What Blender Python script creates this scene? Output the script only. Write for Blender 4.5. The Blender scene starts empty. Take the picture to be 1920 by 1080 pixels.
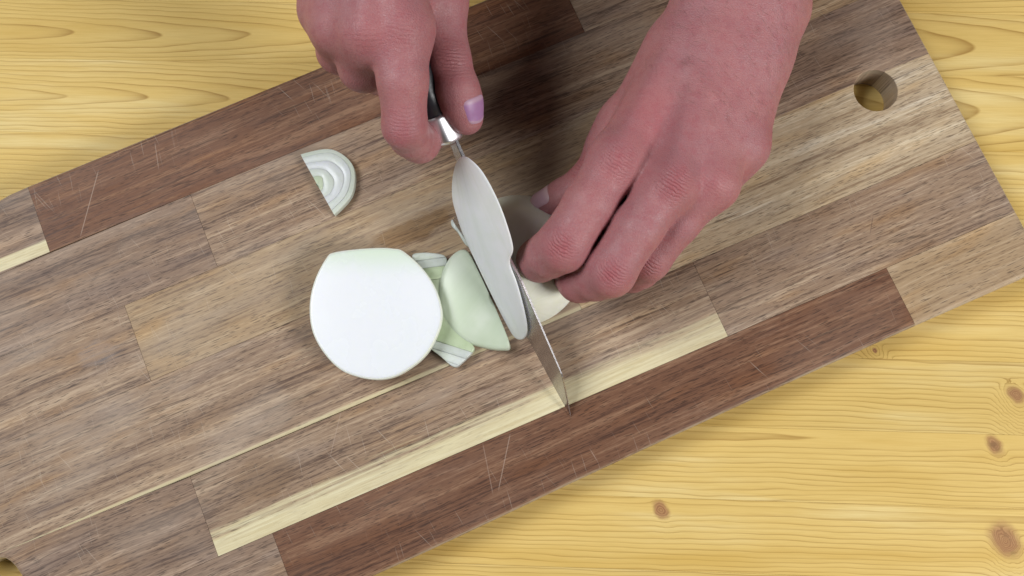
import bpy, bmesh, math, random
import numpy as np
from mathutils import Vector, Matrix

# ------------------------------------------------------------------ camera, world, lamps, exposure
S = bpy.context.scene
COL = S.collection
FPX = 1700.0                                   # focal length in pixels of a 1920 wide frame
TX, TY, BA = math.radians(9.914), math.radians(1.3046), math.radians(23.324)
ROT = (Matrix.Rotation(TX, 3, 'X') @ Matrix.Rotation(TY, 3, 'Y'))
CAM = ROT @ Vector((0, 0, 0.460))              # board top is the plane z = 0
cd = bpy.data.cameras.new('camera'); cam = bpy.data.objects.new('camera', cd); COL.objects.link(cam)
cam.matrix_world = Matrix.Translation(CAM) @ ROT.to_4x4()
cd.sensor_fit = 'HORIZONTAL'; cd.sensor_width = 36.0; cd.lens = 36.0 * FPX / 1920.0
cd.clip_start = 0.01; cd.clip_end = 20.0
S.camera = cam

W = bpy.data.worlds.new('World'); S.world = W; W.use_nodes = True
W.node_tree.nodes['Background'].inputs[0].default_value = (0.86, 0.92, 1.0, 1)
W.node_tree.nodes['Background'].inputs[1].default_value = 0.03

def area(name, loc, target, size, power, color=(1, 1, 1)):
    l = bpy.data.lights.new(name, 'AREA'); l.shape = 'SQUARE'; l.size = size; l.energy = power; l.color = color
    o = bpy.data.objects.new(name, l); COL.objects.link(o); o.location = loc
    o.rotation_euler = (Vector(target) - Vector(loc)).to_track_quat('-Z', 'Y').to_euler()
    return o
area('softbox_right', (1.08, -0.50, 0.88), (0.02, 0.0, 0), 0.50, 17.0, (1.0, 0.985, 0.97))
area('softbox_left', (-0.96, 0.20, 1.28), (-0.05, 0.0, 0), 0.74, 19.5, (0.97, 0.985, 1.0))
S.view_settings.view_transform = 'Standard'; S.view_settings.look = 'None'
S.view_settings.exposure = 0.0; S.view_settings.gamma = 1.0
S.view_settings.use_curve_mapping = False
S.render.engine = 'CYCLES'
S.cycles.max_bounces = 5; S.cycles.diffuse_bounces = 2; S.cycles.glossy_bounces = 3; S.cycles.transmission_bounces = 1
S.cycles.use_adaptive_sampling = True; S.cycles.adaptive_threshold = 0.02

# ------------------------------------------------------------------ helpers
MM = 0.001
def at(x, y, z=0.0):
    """point of the place, at height z (mm above the board), seen at photo pixel x, y"""
    d = ROT @ Vector(((x - 960) / FPX, -(y - 540) / FPX, -1.0))
    return CAM + d * ((z * MM - CAM.z) / d.z)
def ray(x, y):
    return ROT @ Vector(((x - 960) / FPX, -(y - 540) / FPX, -1.0))

def link(name, me, mat=None, parent=None, smooth=True):
    o = bpy.data.objects.new(name, me); COL.objects.link(o)
    if mat: me.materials.append(mat)
    if parent: o.parent = parent
    if smooth: me.shade_smooth()
    return o
def mesh(name, verts, faces):
    me = bpy.data.meshes.new(name); me.from_pydata([tuple(v) for v in verts], [], faces); me.update()
    return me
def empty(name, loc=(0, 0, 0), rz=0.0):
    o = bpy.data.objects.new(name, None); COL.objects.link(o); o.location = loc; o.rotation_euler = (0, 0, rz)
    o.empty_display_size = 0.01
    return o
def tag(o, label, cat, group=None, kind=None):
    o['label'] = label; o['category'] = cat
    if group: o['group'] = group
    if kind: o['kind'] = kind
    return o

# ------------------------------------------------------------------ node helper
class G:
    def __init__(s, name):
        s.mat = bpy.data.materials.new(name); s.mat.use_nodes = True
        s.nt = s.mat.node_tree; s.b = s.nt.nodes['Principled BSDF']
    def n(s, t, **kw):
        nd = s.nt.nodes.new(t)
        for k, v in kw.items(): setattr(nd, k, v)
        return nd
    def put(s, sock, v):
        if v is None: return
        if hasattr(v, 'is_output') or isinstance(v, bpy.types.NodeSocket): s.nt.links.new(v, sock)
        elif isinstance(v, (tuple, list)):
            v = tuple(v)
            if sock.type == 'RGBA' and len(v) == 3: v = v + (1.0,)
            sock.default_value = v
        else: sock.default_value = v
    def m(s, op, a, b=None, c=None, clamp=False):
        nd = s.n('ShaderNodeMath', operation=op, use_clamp=clamp)
        for i, v in enumerate((a, b, c)):
            if v is not None: s.put(nd.inputs[i], v)
        return nd.outputs[0]
    def add(s, a, b): return s.m('ADD', a, b)
    def mul(s, a, b): return s.m('MULTIPLY', a, b)
    def coords(s, scale=1000.0):
        tc = s.n('ShaderNodeTexCoord')
        v = s.n('ShaderNodeVectorMath', operation='SCALE'); s.nt.links.new(tc.outputs['Object'], v.inputs[0]); v.inputs['Scale'].default_value = scale
        x = s.n('ShaderNodeSeparateXYZ'); s.nt.links.new(v.outputs[0], x.inputs[0])
        return v.outputs[0], x.outputs[0], x.outputs[1], x.outputs[2]
    def vec(s, x, y, z=0.0):
        c = s.n('ShaderNodeCombineXYZ')
        for i, v in enumerate((x, y, z)): s.put(c.inputs[i], v)
        return c.outputs[0]
    def noise(s, v, scale=1.0, detail=3.0, rough=0.55, dist=0.0):
        nd = s.n('ShaderNodeTexNoise'); s.put(nd.inputs['Vector'], v); s.put(nd.inputs['Scale'], scale)
        s.put(nd.inputs['Detail'], detail); s.put(nd.inputs['Roughness'], rough); s.put(nd.inputs['Distortion'], dist)
        return nd.outputs[0]
    def vor(s, v, scale=1.0, feature='F1', rand=1.0):
        nd = s.n('ShaderNodeTexVoronoi', feature=feature); s.put(nd.inputs['Vector'], v); s.put(nd.inputs['Scale'], scale)
        s.put(nd.inputs['Randomness'], rand)
        return nd.outputs['Distance'], nd.outputs.get('Color')
    def sm(s, v, lo, hi, a=0.0, b=1.0):
        nd = s.n('ShaderNodeMapRange', interpolation_type='SMOOTHSTEP')
        for i, q in enumerate((v, lo, hi, a, b)): s.put(nd.inputs[i], q)
        return nd.outputs[0]
    def mix(s, f, a, b, blend='MIX'):
        nd = s.n('ShaderNodeMix', data_type='RGBA', blend_type=blend)
        s.put(nd.inputs[0], f); s.put(nd.inputs[6], a); s.put(nd.inputs[7], b)
        return nd.outputs[2]
    def ramp(s, f, stops):
        nd = s.n('ShaderNodeValToRGB'); s.put(nd.inputs[0], f); e = nd.color_ramp.elements
        while len(e) < len(stops): e.new(0.5)
        for q, (p, c) in zip(e, stops): q.position = p; q.color = tuple(c) + (1.0,)
        return nd.outputs[0]
    def attr(s, name):
        nd = s.n('ShaderNodeAttribute', attribute_name=name); return nd.outputs['Fac']
    def bump(s, h, strength=0.3, dist=0.001, normal=None):
        nd = s.n('ShaderNodeBump'); s.put(nd.inputs['Height'], h); s.put(nd.inputs['Strength'], strength); s.put(nd.inputs['Distance'], dist)
        if normal is not None: s.put(nd.inputs['Normal'], normal)
        return nd.outputs[0]
    def out(s, color=None, rough=None, normal=None, **kw):
        s.put(s.b.inputs['Base Color'], color); s.put(s.b.inputs['Roughness'], rough); s.put(s.b.inputs['Normal'], normal)
        for k, v in kw.items(): s.put(s.b.inputs[k.replace('_', ' ')], v)
        return s.mat

# ------------------------------------------------------------------ wood materials
class OA:                                      # per-object value read by a shared material
    def __init__(s, g): s.g = g
    def __call__(s, name, vec=False):
        nd = s.g.n('ShaderNodeAttribute', attribute_name=name, attribute_type='OBJECT')
        return nd.outputs['Color'] if vec else nd.outputs['Fac']
def pine_mat():
    """pine stave: growth rings of a trunk cut lengthwise, bending round the knots; table space in mm"""
    g = G('pine'); _, x, y, z = g.coords(); A = OA(g)
    seed, yc, zc, taper, x0, tone = A('seed'), A('pith_y'), A('pith_z'), A('taper'), A('pith_x'), A('tone')
    sv = g.vec(g.add(g.mul(x, 0.011), g.mul(seed, 3.7)), g.add(g.mul(y, 0.055), g.mul(seed, 1.3)))
    wob = g.m('SUBTRACT', g.noise(sv, 1.0, 2.0, 0.5), 0.5)
    wv = g.noise(g.vec(g.add(g.mul(x, 0.045), seed), g.mul(y, 0.05), 2.0), 1.0, 1.0)
    yy = g.add(g.add(y, g.mul(wob, 7.0)), g.mul(g.m('SUBTRACT', wv, 0.5), 1.3))
    dy = g.m('SUBTRACT', yy, yc)
    dz = g.add(g.mul(g.m('SUBTRACT', x, x0), taper), zc)
    F = g.m('SQRT', g.add(g.mul(dy, dy), g.mul(dz, dz)))
    nz = g.m('SUBTRACT', g.noise(g.vec(g.mul(x, 0.16), g.mul(y, 0.16), seed), 1.0, 3.0), 0.5)
    core = None
    for k in 'ab':
        kx, ky, r, dep = A('knot_%s_x' % k), A('knot_%s_y' % k), A('knot_%s_r' % k), A('knot_%s_d' % k)
        jx = g.mul(g.m('SUBTRACT', x, kx), 1.18); jy = g.m('SUBTRACT', y, ky)
        jx = g.add(jx, g.mul(jy, 0.35))
        dk = g.add(g.m('SQRT', g.add(g.mul(jx, jx), g.mul(jy, jy))), g.mul(nz, 4.6))
        F = g.m('SMOOTH_MIN', F, g.add(g.mul(dk, 1.25), dep), 8.0)
        c = g.sm(g.m('DIVIDE', dk, r), 0.45, 1.25, 1.0, 0.0)
        core = c if core is None else g.m('MAXIMUM', core, c)
    ph = g.m('FRACT', g.m('DIVIDE', F, 2.5))
    line = g.mul(g.m('POWER', ph, 7.0), g.sm(ph, 0.95, 1.0, 1.0, 0.0))
    amp = g.noise(g.vec(g.mul(x, 0.014), g.mul(y, 0.22), g.add(seed, 9.0)), 1.0, 2.0)
    line = g.mul(line, g.sm(amp, 0.3, 0.66, 0.45, 1.0))
    big = g.noise(g.vec(g.mul(x, 0.006), g.mul(y, 0.05), g.add(seed, 4.0)), 1.0, 3.0)
    fib = g.noise(g.vec(g.mul(x, 0.05), g.mul(y, 1.5), g.add(seed, 2.0)), 1.0, 3.0, 0.6)
    base = g.mix(g.sm(big, 0.22, 0.52), (0.65, 0.435, 0.12), (0.73, 0.525, 0.18))
    base = g.mix(g.sm(big, 0.5, 0.75), base, (0.80, 0.645, 0.30))
    base = g.mix(g.sm(fib, 0.35, 0.72, 0.0, 0.34), base, (0.56, 0.375, 0.10))
    base = g.mix(g.mul(g.m('POWER', ph, 2.0), 0.16), base, (0.58, 0.37, 0.09))
    col = g.mix(g.mul(line, 0.95), base, (0.27, 0.13, 0.025))
    kr = g.m('FRACT', g.m('DIVIDE', F, 1.15))
    kc = g.mix(g.sm(kr, 0.1, 0.9), (0.40, 0.20, 0.10), (0.25, 0.105, 0.055))
    kc = g.mix(g.sm(nz, 0.05, 0.2), kc, (0.20, 0.09, 0.05))
    col = g.mix(g.mul(core, 0.85), col, kc)
    col = g.mix(1.0, col, g.vec(tone, tone, tone), 'MULTIPLY')
    return g.out(col, g.sm(fib, 0.2, 0.8, 0.45, 0.6), None, Specular_IOR_Level=0.14)

STAINS = [(-33, 48, 30, 8, 0.75), (-98, 20, 17, 11, 0.62), (-150, -39, 22, 12, 0.5), (26, -11, 20, 5, 0.6), (-205, 52, 16, 8, 0.6)]
CUTS = [((185, 318), (150, 446), 0.8), ((957, 812), (934, 922), 0.7), ((1637, 404), (1631, 442), -0.8), ((640, 770), (618, 860), 0.5), ((905, 830), (925, 930), 0.45), ((290, 265), (298, 320), 0.6), ((1105, 840), (1122, 868), .6)]
def acacia_mat():
    """oiled, knife-scarred acacia stave; board space in mm, u along the grain, v across"""
    g = G('acacia'); _, u, v, z = g.coords(); A = OA(g)
    seed, wear, contrast, wav = A('seed'), A('wear'), A('contrast'), A('wav')
    dark, mid, light = A('dark', True), A('mid', True), A('light', True)
    sub = lambda p, q: g.m('SUBTRACT', p, q)
    us = g.add(u, g.mul(seed, 377.0)); vs = g.add(v, g.mul(seed, 11.9))
    w1 = sub(g.noise(g.vec(g.mul(us, 0.008), g.mul(vs, 0.03), seed), 1.0, 2.0), 0.5)
    vw = g.add(vs, g.mul(w1, g.mul(wav, 4.0)))
    band = g.noise(g.vec(g.mul(us, 0.0035), g.mul(vw, 0.12), seed), 1.0, 3.0, 0.55)
    streak = g.noise(g.vec(g.mul(us, 0.026), g.mul(vw, 0.70), g.add(seed, 3.0)), 1.0, 4.0, 0.65)
    fiber = g.noise(g.vec(g.mul(us, 0.13), g.mul(vw, 1.9), g.add(seed, 5.0)), 1.0, 3.0, 0.7)
    f = g.add(g.add(g.mul(band, 0.70), g.mul(streak, 0.80)), g.mul(fiber, 0.50))
    f = g.add(g.mul(sub(f, 1.0), g.mul(contrast, 2.05)), 0.5)
    col = g.mix(g.sm(f, 0.08, 0.5), dark, mid)
    col = g.mix(g.sm(f, 0.5, 0.95), col, light)
    bl = g.noise(g.vec(g.mul(us, 0.02), g.mul(vw, 0.09), g.add(seed, 8.0)), 1.0, 2.0)
    warm = g.mix(1.0, col, (1.08, 0.92, 0.66), 'MULTIPLY')
    col = g.mix(g.sm(bl, 0.50, 0.74, 0.0, 0.55), col, warm)
    col = g.mix(g.sm(bl, 0.46, 0.30, 0.0, 0.6), col, g.mix(1.0, col, (0.95, 1.0, 1.12), 'MULTIPLY'))
    pm = g.noise(g.vec(g.mul(us, 0.02), g.mul(vw, 0.15), g.add(seed, 1.0)), 1.0, 2.0)
    pd, _c = g.vor(g.vec(g.mul(us, 0.075), g.add(g.mul(vw, 0.80), g.mul(fiber, 0.5)), seed), 1.0)
    pore = g.mul(g.sm(pd, 0.08, 0.27, 1.0, 0.0), g.sm(pm, 0.36, 0.58, 0.2, 1.0))
    pd2, _c = g.vor(g.vec(g.mul(us, 0.16), g.mul(vw, 1.5), g.add(seed, 7.0)), 1.0)
    pore = g.m('MAXIMUM', pore, g.mul(g.sm(pd2, 0.12, 0.34, 0.95, 0.0), g.sm(pm, 0.3, 0.5, 0.4, 1.0)))
    vein = g.sm(g.m('ABSOLUTE', sub(band, 0.57)), 0.0, 0.014, 1.0, 0.0)
    col = g.mix(g.mul(vein, g.sm(pm, 0.42, 0.6, 0.0, 0.6)), col, g.mix(1.0, dark, (0.32, 0.32, 0.36), 'MULTIPLY'))
    # pale sapwood, ragged on one side
    v0, v1, soft, amount = A('sap_from'), A('sap_to'), A('sap_soft'), A('sap')
    sg = g.m('SIGN', sub(v1, v0))
    rag = g.mul(sub(g.noise(g.vec(g.mul(us, 0.014), g.mul(v, 0.42), g.add(seed, 6.0)), 1.0, 4.0, 0.65), 0.5), g.mul(soft, 4.0))
    e = g.m('DIVIDE', g.mul(g.add(sub(v, v0), rag), sg), soft)
    k = g.mul(g.mul(g.sm(e, -0.7, 0.8), g.sm(g.mul(sub(v, v1), sg), -0.25, 0.25, 1.0, 0.0)), amount)
    cream = g.mix(g.sm(streak, 0.32, 0.68), (0.75, 0.68, 0.44), (0.62, 0.53, 0.31))
    col = g.mix(k, col, cream)
    pore = g.mul(pore, g.sm(k, 0.0, 1.0, 1.0, 0.22))
    col = g.mix(g.mul(pore, 0.80), col, g.mix(1.0, dark, (0.42, 0.42, 0.45), 'MULTIPLY'))
    # worn, greyed patches
    gr = g.noise(g.vec(g.mul(u, 0.014), g.mul(v, 0.03), 5.0), 1.0, 3.0, 0.6)
    col = g.mix(g.mul(g.sm(gr, 0.42, 0.66), wear), col, g.mix(0.55, col, (0.49, 0.41, 0.335)))
    # damp stains left by the onion
    sn = g.mul(sub(g.noise(g.vec(g.mul(u, 0.07), g.mul(v, 0.12), 3.0), 1.0, 4.0), 0.5), 1.3)
    st = None
    for (su, sv_, ru, rv, kk) in STAINS:
        p, q = g.mul(sub(u, su), 1/ru), g.mul(sub(v, sv_), 1/rv)
        d = g.add(g.m('SQRT', g.add(g.mul(p, p), g.mul(q, q))), sn)
        d = g.sm(d, 0.55, 1.0, kk, 0.0); st = d if st is None else g.m('MAXIMUM', st, d)
    col = g.mix(st, col, g.mix(1.0, col, (0.60, 0.47, 0.29), 'MULTIPLY'))
    # knife scars
    sw = g.mul(gr, 2.5); scar = None
    for (ang, ln, dens, off, lim) in ((84, 0.022, 0.95, 0.0, 0.15), (97, 0.028, 1.2, 31.0, 0.05), (112, 0.018, 0.65, 57.0, 0.3)):
        c, s_ = math.cos(math.radians(ang)), math.sin(math.radians(ang))
        al = g.add(g.mul(u, c), g.mul(v, s_)); ac = g.add(sub(g.mul(v, c), g.mul(u, s_)), sw)
        dd, cc = g.vor(g.vec(g.add(g.mul(al, ln), off), g.mul(ac, dens)), 1.0)
        sp = g.n('ShaderNodeSeparateColor'); g.put(sp.inputs[0], cc)
        kk = g.mul(g.sm(dd, 0.04, 0.17, 1.0, 0.0), g.sm(sp.outputs[0], lim, lim + 0.6))
        scar = kk if scar is None else g.m('MAXIMUM', scar, kk)
    sm_ = g.sm(g.noise(g.vec(g.mul(u, 0.013), g.mul(v, 0.022), 17.0), 1.0, 3.0), 0.42, 0.60, 0.05, 0.9)
    for (cu, cv, ru, rv) in ((-190, -8, 60, 22), (-70, -45, 75, 22), (60, -85, 70, 14), (-120, 85, 40, 18)):
        p, q = g.mul(sub(u, cu), 1/ru), g.mul(sub(v, cv), 1/rv)
        sm_ = g.m('MAXIMUM', sm_, g.sm(g.add(g.m('SQRT', g.add(g.mul(p, p), g.mul(q, q))), g.mul(sn, 0.5)), 0.3, 1.1, 1.0, 0.0))
    scar = g.mul(scar, sm_)
    col = g.mix(g.mul(scar, 0.42), col, g.mix(0.6, col, (0.85, 0.76, 0.64)))
    cb, sb = math.cos(BA), math.sin(BA)
    for (p, q, kk) in CUTS:                      # single long cuts
        P, Q = at(*p), at(*q)
        a0 = ((P.x*cb+P.y*sb)/MM, (-P.x*sb+P.y*cb)/MM); a1 = ((Q.x*cb+Q.y*sb)/MM, (-Q.x*sb+Q.y*cb)/MM)
        L = math.hypot(a1[0]-a0[0], a1[1]-a0[1]); d = ((a1[0]-a0[0])/L, (a1[1]-a0[1])/L)
        ru, rv = sub(u, a0[0]), sub(v, a0[1])
        al = g.add(g.mul(ru, d[0]), g.mul(rv, d[1])); ac = g.m('ABSOLUTE', sub(g.mul(ru, d[1]), g.mul(rv, d[0])))
        m_ = g.mul(g.mul(g.sm(ac, 0.06, 0.34, 1.0, 0.0), g.sm(al, -0.5, 3.0)), g.sm(al, L-4, L+0.5, 1.0, 0.0))
        col = g.mix(g.mul(m_, abs(kk)*0.62), col, (0.52, 0.40, 0.32) if kk > 0 else (0.06, 0.04, 0.035))
    # rounded outer edges are rubbed paler and chipped
    ew = g.mul(g.sm(z, -0.12, -0.9), g.sm(g.add(gr, g.mul(fiber, 0.5)), 0.55, 0.85))
    col = g.mix(g.mul(ew, g.sm(z, -6.0, -3.0, 0.3, 0.8)), col, (0.46, 0.37, 0.26))
    ro = g.m('SUBTRACT', g.sm(streak, 0.2, 0.8, 0.52, 0.68), g.mul(st, 0.34))
    return g.out(col, ro, None, Specular_IOR_Level=0.32)
PINE, ACACIA = pine_mat(), acacia_mat()

# ------------------------------------------------------------------ table: pine staves
TZ = -19.0
TA = math.radians(-1.45)
table_me = mesh('table', [(sx*0.62, sy*0.46, z) for z in (-0.058, -0.0405) for (sx, sy) in ((-1,-1),(1,-1),(1,1),(-1,1))],
                [(3,2,1,0),(4,5,6,7),(0,1,5,4),(1,2,6,5),(2,3,7,6),(3,0,4,7)])
table = link('table', table_me, PINE, smooth=False)
table.rotation_euler = (0, 0, TA); table['kind'] = 'structure'
seams = [-460, -424, -389, -351, -316, -278, -243, -207, -173, -138, -102.5, -66.0, -29.0, 8.0, 47.0, 84.0, 127.0, 163.0, 201, 238, 276, 311, 347, 384, 421, 460]
KN = {  # plank index by lower seam : yc, zc, taper, x0, knots (x, y, radius, aspect, depth)
    -138: (-108, 4.0, 0.006, 150, [(78, -108.5, 5.0, 0.75, 1.0), (249, -118, 9.5, 0.85, 0.5)]),
    -102.5: (-70, 5.0, 0.01, 160, [(246.5, -71.5, 5.2, 0.95, 1.0)]),
    -66.0: (-28, 5.0, -0.008, 150, [(259, -45.5, 5.2, 0.9, 2.0)]),
    -29.0: (-14, 3.0, 0.004, 230, [(188, -25, 1.3, 0.8, 1.5)]),
    84.0: (106, 3.0, 0.055, -286, [(-300, 105, 5.5, 0.9, 0.5), (5000, 0, 3, 1.2, 60)]),
    127.0: (143, 3.0, 0.05, -290, [(-301, 146, 5.5, 0.9, 0.5)]),
    47.0: (78, 6.0, 0.0, 0, []),
    8.0: (44, 6.0, 0.0, 0, []),
}
rng = random.Random(4)
for i in range(len(seams) - 1):
    a, b = seams[i], seams[i + 1]
    yc, zc, tp, x0, kn = KN.get(a, (b - rng.uniform(-4, 12), rng.uniform(2, 7), rng.uniform(-.02, .02), rng.uniform(-200, 200),
                                    [(rng.uniform(-400, 400), (a+b)/2 + rng.uniform(-6, 6), rng.uniform(3, 6), 0.85, 1.0)]))
    y0, y1 = a + 0.02, b - 0.02
    c = 0.10; zb, zt = -40.0, TZ
    pts = [(y0, zb), (y1, zb), (y1, zt - c), (y1 - c, zt), (y0 + c, zt), (y0, zt - c)]
    vs = [(-620*MM, p*MM, q*MM) for p, q in pts] + [(620*MM, p*MM, q*MM) for p, q in pts]
    n = len(pts)
    fs = [tuple(reversed(range(n))), tuple(range(n, 2*n))] + [(k, (k+1) % n, (k+1) % n + n, k + n) for k in range(n)]
    o = link('plank', mesh('plank', vs, fs), PINE, table, smooth=False)
    kn = (kn + [(5000, 5000, 3, 1, 50)]*2)[:2]
    vals = dict(seed=i + 1.0, pith_y=yc, pith_z=zc, taper=tp, pith_x=x0, tone=rng.uniform(0.96, 1.03))
    for kk, (kx, ky, kr, _a, kd) in zip('ab', kn): vals.update({'knot_%s_x' % kk: kx, 'knot_%s_y' % kk: ky, 'knot_%s_r' % kk: kr, 'knot_%s_d' % kk: kd})
    for q, w in vals.items(): o[q] = float(w)

# ------------------------------------------------------------------ cutting board of glued staves
board = empty('cutting_board', (0, 0, 0), BA)
tag(board, 'scratched brown acacia cutting board of glued staves with round hanging hole', 'cutting board')
TH = 18.95
def catmull(pts, n, closed=False):
    P = [np.array(p, float) for p in pts]; out = []
    N = len(P); rngk = range(N if closed else N - 1)
    for i in rngk:
        p0 = P[(i-1) % N] if (closed or i > 0) else 2*P[0]-P[1]
        p1 = P[i]; p2 = P[(i+1) % N]
        p3 = P[(i+2) % N] if (closed or i < N-2) else 2*P[-1]-P[-2]
        for k in range(n):
            t = k / n
            out.append(0.5*((2*p1)+(-p0+p2)*t+(2*p0-5*p1+4*p2-p3)*t*t+(-p0+3*p1-3*p2+p3)*t**3))
    if not closed: out.append(P[-1])
    return out
lower = catmull([(-262, -97), (-200, -102.5), (-116.7, -103.3), (-60, -102.2), (-2.8, -100.4), (66, -99.0), (113, -98.1), (177, -97.4), (237, -97.2)], 6)
arc = [(237 + 14.5*math.sin(t), -82.7 - 14.5*math.cos(t)) for t in np.linspace(0.1, 1.47, 8)]
arc2 = [(237 + 14.5*math.cos(t), 136.5 + 14.5*math.sin(t)) for t in np.linspace(0.05, 1.5, 8)]
upper = [(200, 151), (36, 151), (-77, 150.9), (-212, 150.9), (-222.5, 150.6), (-229, 149.6), (-236, 146.5), (-243, 140), (-249, 131), (-255, 118), (-263, 108), (-275, 101)]
neck = [(-330, 96), (-345, 88), (-350, 75), (-350, -5), (-345, -17), (-332, -23), (-283.5, -23.8)]
notch = [(-280.5, -25.2), (-278.6, -27.6), (-277.0, -31.0), (-275.6, -36.0), (-274.5, -45), (-273.5, -70), (-271, -85), (-267, -93)]
OUT = [np.array(p) for p in lower + arc + arc2 + upper + neck + notch]
def outline_dist(p):
    best = (1e9, None)
    for i in range(len(OUT)):
        a, b = OUT[i], OUT[(i+1) % len(OUT)]; d = b - a; L = np.dot(d, d)
        if L < 1e-9: continue
        t = min(1, max(0, np.dot(p - a, d) / L)); q = a + d*t; dist = np.linalg.norm(p - q)
        if dist < best[0]:
            nrm = np.array([-d[1], d[0]]) / math.sqrt(L); best = (dist, nrm)   # inward normal (outline runs anticlockwise)
    return best
def clip(poly, a, b, c):                       # keep a*u + b*v <= c
    out = []
    for i in range(len(poly)):
        p, q = poly[i], poly[(i+1) % len(poly)]
        fp, fq = a*p[0]+b*p[1]-c, a*q[0]+b*q[1]-c
        if fp <= 0: out.append(p)
        if fp * fq < 0: out.append(p + (q-p)*(fp/(fp-fq)))
    return out
HU, HV, HR = 215.7, 21.2, 11.3
def stave(u0, u1, v0, v1, spec, hole=None):
    gp = 0.07
    poly = clip(OUT, -1, 0, -(u0+gp)); poly = clip(poly, 1, 0, u1-gp); poly = clip(poly, 0, -1, -(v0+gp)); poly = clip(poly, 0, 1, v1-gp)
    hv = []
    if hole:                                    # bite a circle arc out of one long side
        vs = (v1-gp) if hole == 'top' else (v0+gp)
        dv = vs - HV; hw = math.sqrt(HR*HR - dv*dv)
        t0 = math.atan2(dv, hw)
        if hole == 'top': ts = np.linspace(t0, -math.pi - t0, 40)         # going right to left along the lower arc
        else: ts = np.linspace(math.pi - t0, t0, 28)                       # going left to right along the upper arc
        arcp = [np.array([HU + HR*math.cos(t), HV + HR*math.sin(t)]) for t in ts]
        idx = [k for k in range(len(poly)) if abs(poly[k][1]-vs) < 1e-6 and abs(poly[(k+1) % len(poly)][1]-vs) < 1e-6
               and min(poly[k][0], poly[(k+1) % len(poly)][0]) < HU < max(poly[k][0], poly[(k+1) % len(poly)][0])]
        k = idx[0]
        poly = poly[:k+1] + arcp + poly[k+1:]; hv = list(range(k+1, k+1+len(arcp)))
    # drop doubles
    n = len(poly)
    rings = []
    info = []
    for i, p in enumerate(poly):
        if i in hv:
            d = p - np.array([HU, HV]); info.append((d/np.linalg.norm(d), 0.5)); continue
        dist, nr = outline_dist(p)
        info.append((nr, 2.4) if dist < 0.02 else (np.zeros(2), 0.0))
    steps = [(0.0, -TH), (0.0, -1.2), (0.08, -0.72), (0.26, -0.36), (0.55, -0.12), (1.0, 0.0)]
    vs = []
    for (ins, dz) in steps:
        for p, (nr, w) in zip(poly, info):
            q = p + nr * w * ins
            if dz == -TH or w > 0: zz = dz * (w if (w and dz > -TH) else 1.0)
            else: zz = min(0.0, dz * 0.12)      # glued edges stay nearly sharp
            vs.append((q[0]*MM, q[1]*MM, zz*MM))
    fs = []
    for r in range(len(steps)-1):
        for i in range(n):
            j = (i+1) % n
            fs.append((r*n+i, r*n+j, (r+1)*n+j, (r+1)*n+i))
    bm = bmesh.new()
    bv = [bm.verts.new(v) for v in vs]
    for f in fs: bm.faces.new([bv[k] for k in f])
    top = bm.faces.new([bv[(len(steps)-1)*n+i] for i in range(n)])
    bot = bm.faces.new([bv[i] for i in reversed(range(n))])
    bm.normal_update()
    bmesh.ops.triangulate(bm, faces=[top, bot], ngon_method='EAR_CLIP')
    me = bpy.data.meshes.new('stave'); bm.to_mesh(me); bm.free()
    o = link('stave', me, ACACIA, board, smooth=False)
    for q, w in spec.items(): o[q] = w
    return o
def acacia(seed, dark, mid, light, sap=None, wear=0.35, contrast=1.0, wav=1.0):
    d = dict(seed=float(seed), dark=list(dark), mid=list(mid), light=list(light), wear=wear, contrast=contrast, wav=wav, sap=0.0, sap_from=0.0, sap_to=1.0, sap_soft=1.0)
    if sap: d.update(zip(('sap_from', 'sap_to', 'sap_soft', 'sap'), map(float, sap[0])))
    return d
red = dict(dark=(0.078, 0.033, 0.019), mid=(0.170, 0.078, 0.042), light=(0.275, 0.152, 0.088))
grey = dict(dark=(0.125, 0.074, 0.050), mid=(0.305, 0.205, 0.135), light=(0.49, 0.365, 0.25))
tan = dict(dark=(0.20, 0.125, 0.072), mid=(0.39, 0.27, 0.158), light=(0.53, 0.40, 0.26))
pale = dict(dark=(0.26, 0.175, 0.105), mid=(0.50, 0.385, 0.25), light=(0.70, 0.59, 0.42))
buff = dict(dark=(0.22, 0.14, 0.085), mid=(0.39, 0.275, 0.165), light=(0.53, 0.40, 0.255))
dusk = dict(dark=(0.110, 0.066, 0.047), mid=(0.26, 0.172, 0.118), light=(0.43, 0.31, 0.22))
R = [151.5, 112, 70, 28.4, -24, -65.3, -110]
E = 260.0
stave(-360, -212, R[1], R[0]+1, acacia(1, sap=[(119.0, 112.2, 0.8, 1.0)], **dusk))
stave(-212, 90, R[1], R[0]+1, acacia(2, wear=0.06, **red))
stave(90, E, R[1], R[0]+1, acacia(3, **grey))
stave(-360, -134.5, R[2], R[1], acacia(4, **dusk))
stave(-134.5, 148, R[2], R[1], acacia(5, **grey))
stave(148, E, R[2], R[1], acacia(6, wear=0.15, **tan))
stave(-360, -185.3, R[3], R[2], acacia(7, wear=.5, **grey))
stave(-185.3, 96, R[3], R[2], acacia(8, **buff))
stave(96, E, R[3], R[2], acacia(9, wav=1.8, **dusk), hole='bottom')
stave(-360, 28, R[4], R[3], acacia(10, wear=.5, sap=[(-21.9, -24.2, 0.6, 0.8)], **grey))
stave(28, E, R[4], R[3], acacia(11, wear=0.1, contrast=0.9, wav=.5, **pale), hole='top')
stave(-360, -183, R[5], R[4], acacia(12, wav=2.0, **dusk))
stave(-183, 89.6, R[5], R[4], acacia(13, sap=[(-54.5, -65.3, 6.0, 1.0)], **grey))
stave(89.6, E, R[5], R[4], acacia(14, wear=.25, **grey))
stave(-360, -154.8, R[6], R[5], acacia(15, **dusk))
stave(-154.8, 177.5, R[6], R[5], acacia(16, wear=0.10, **red))
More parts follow.
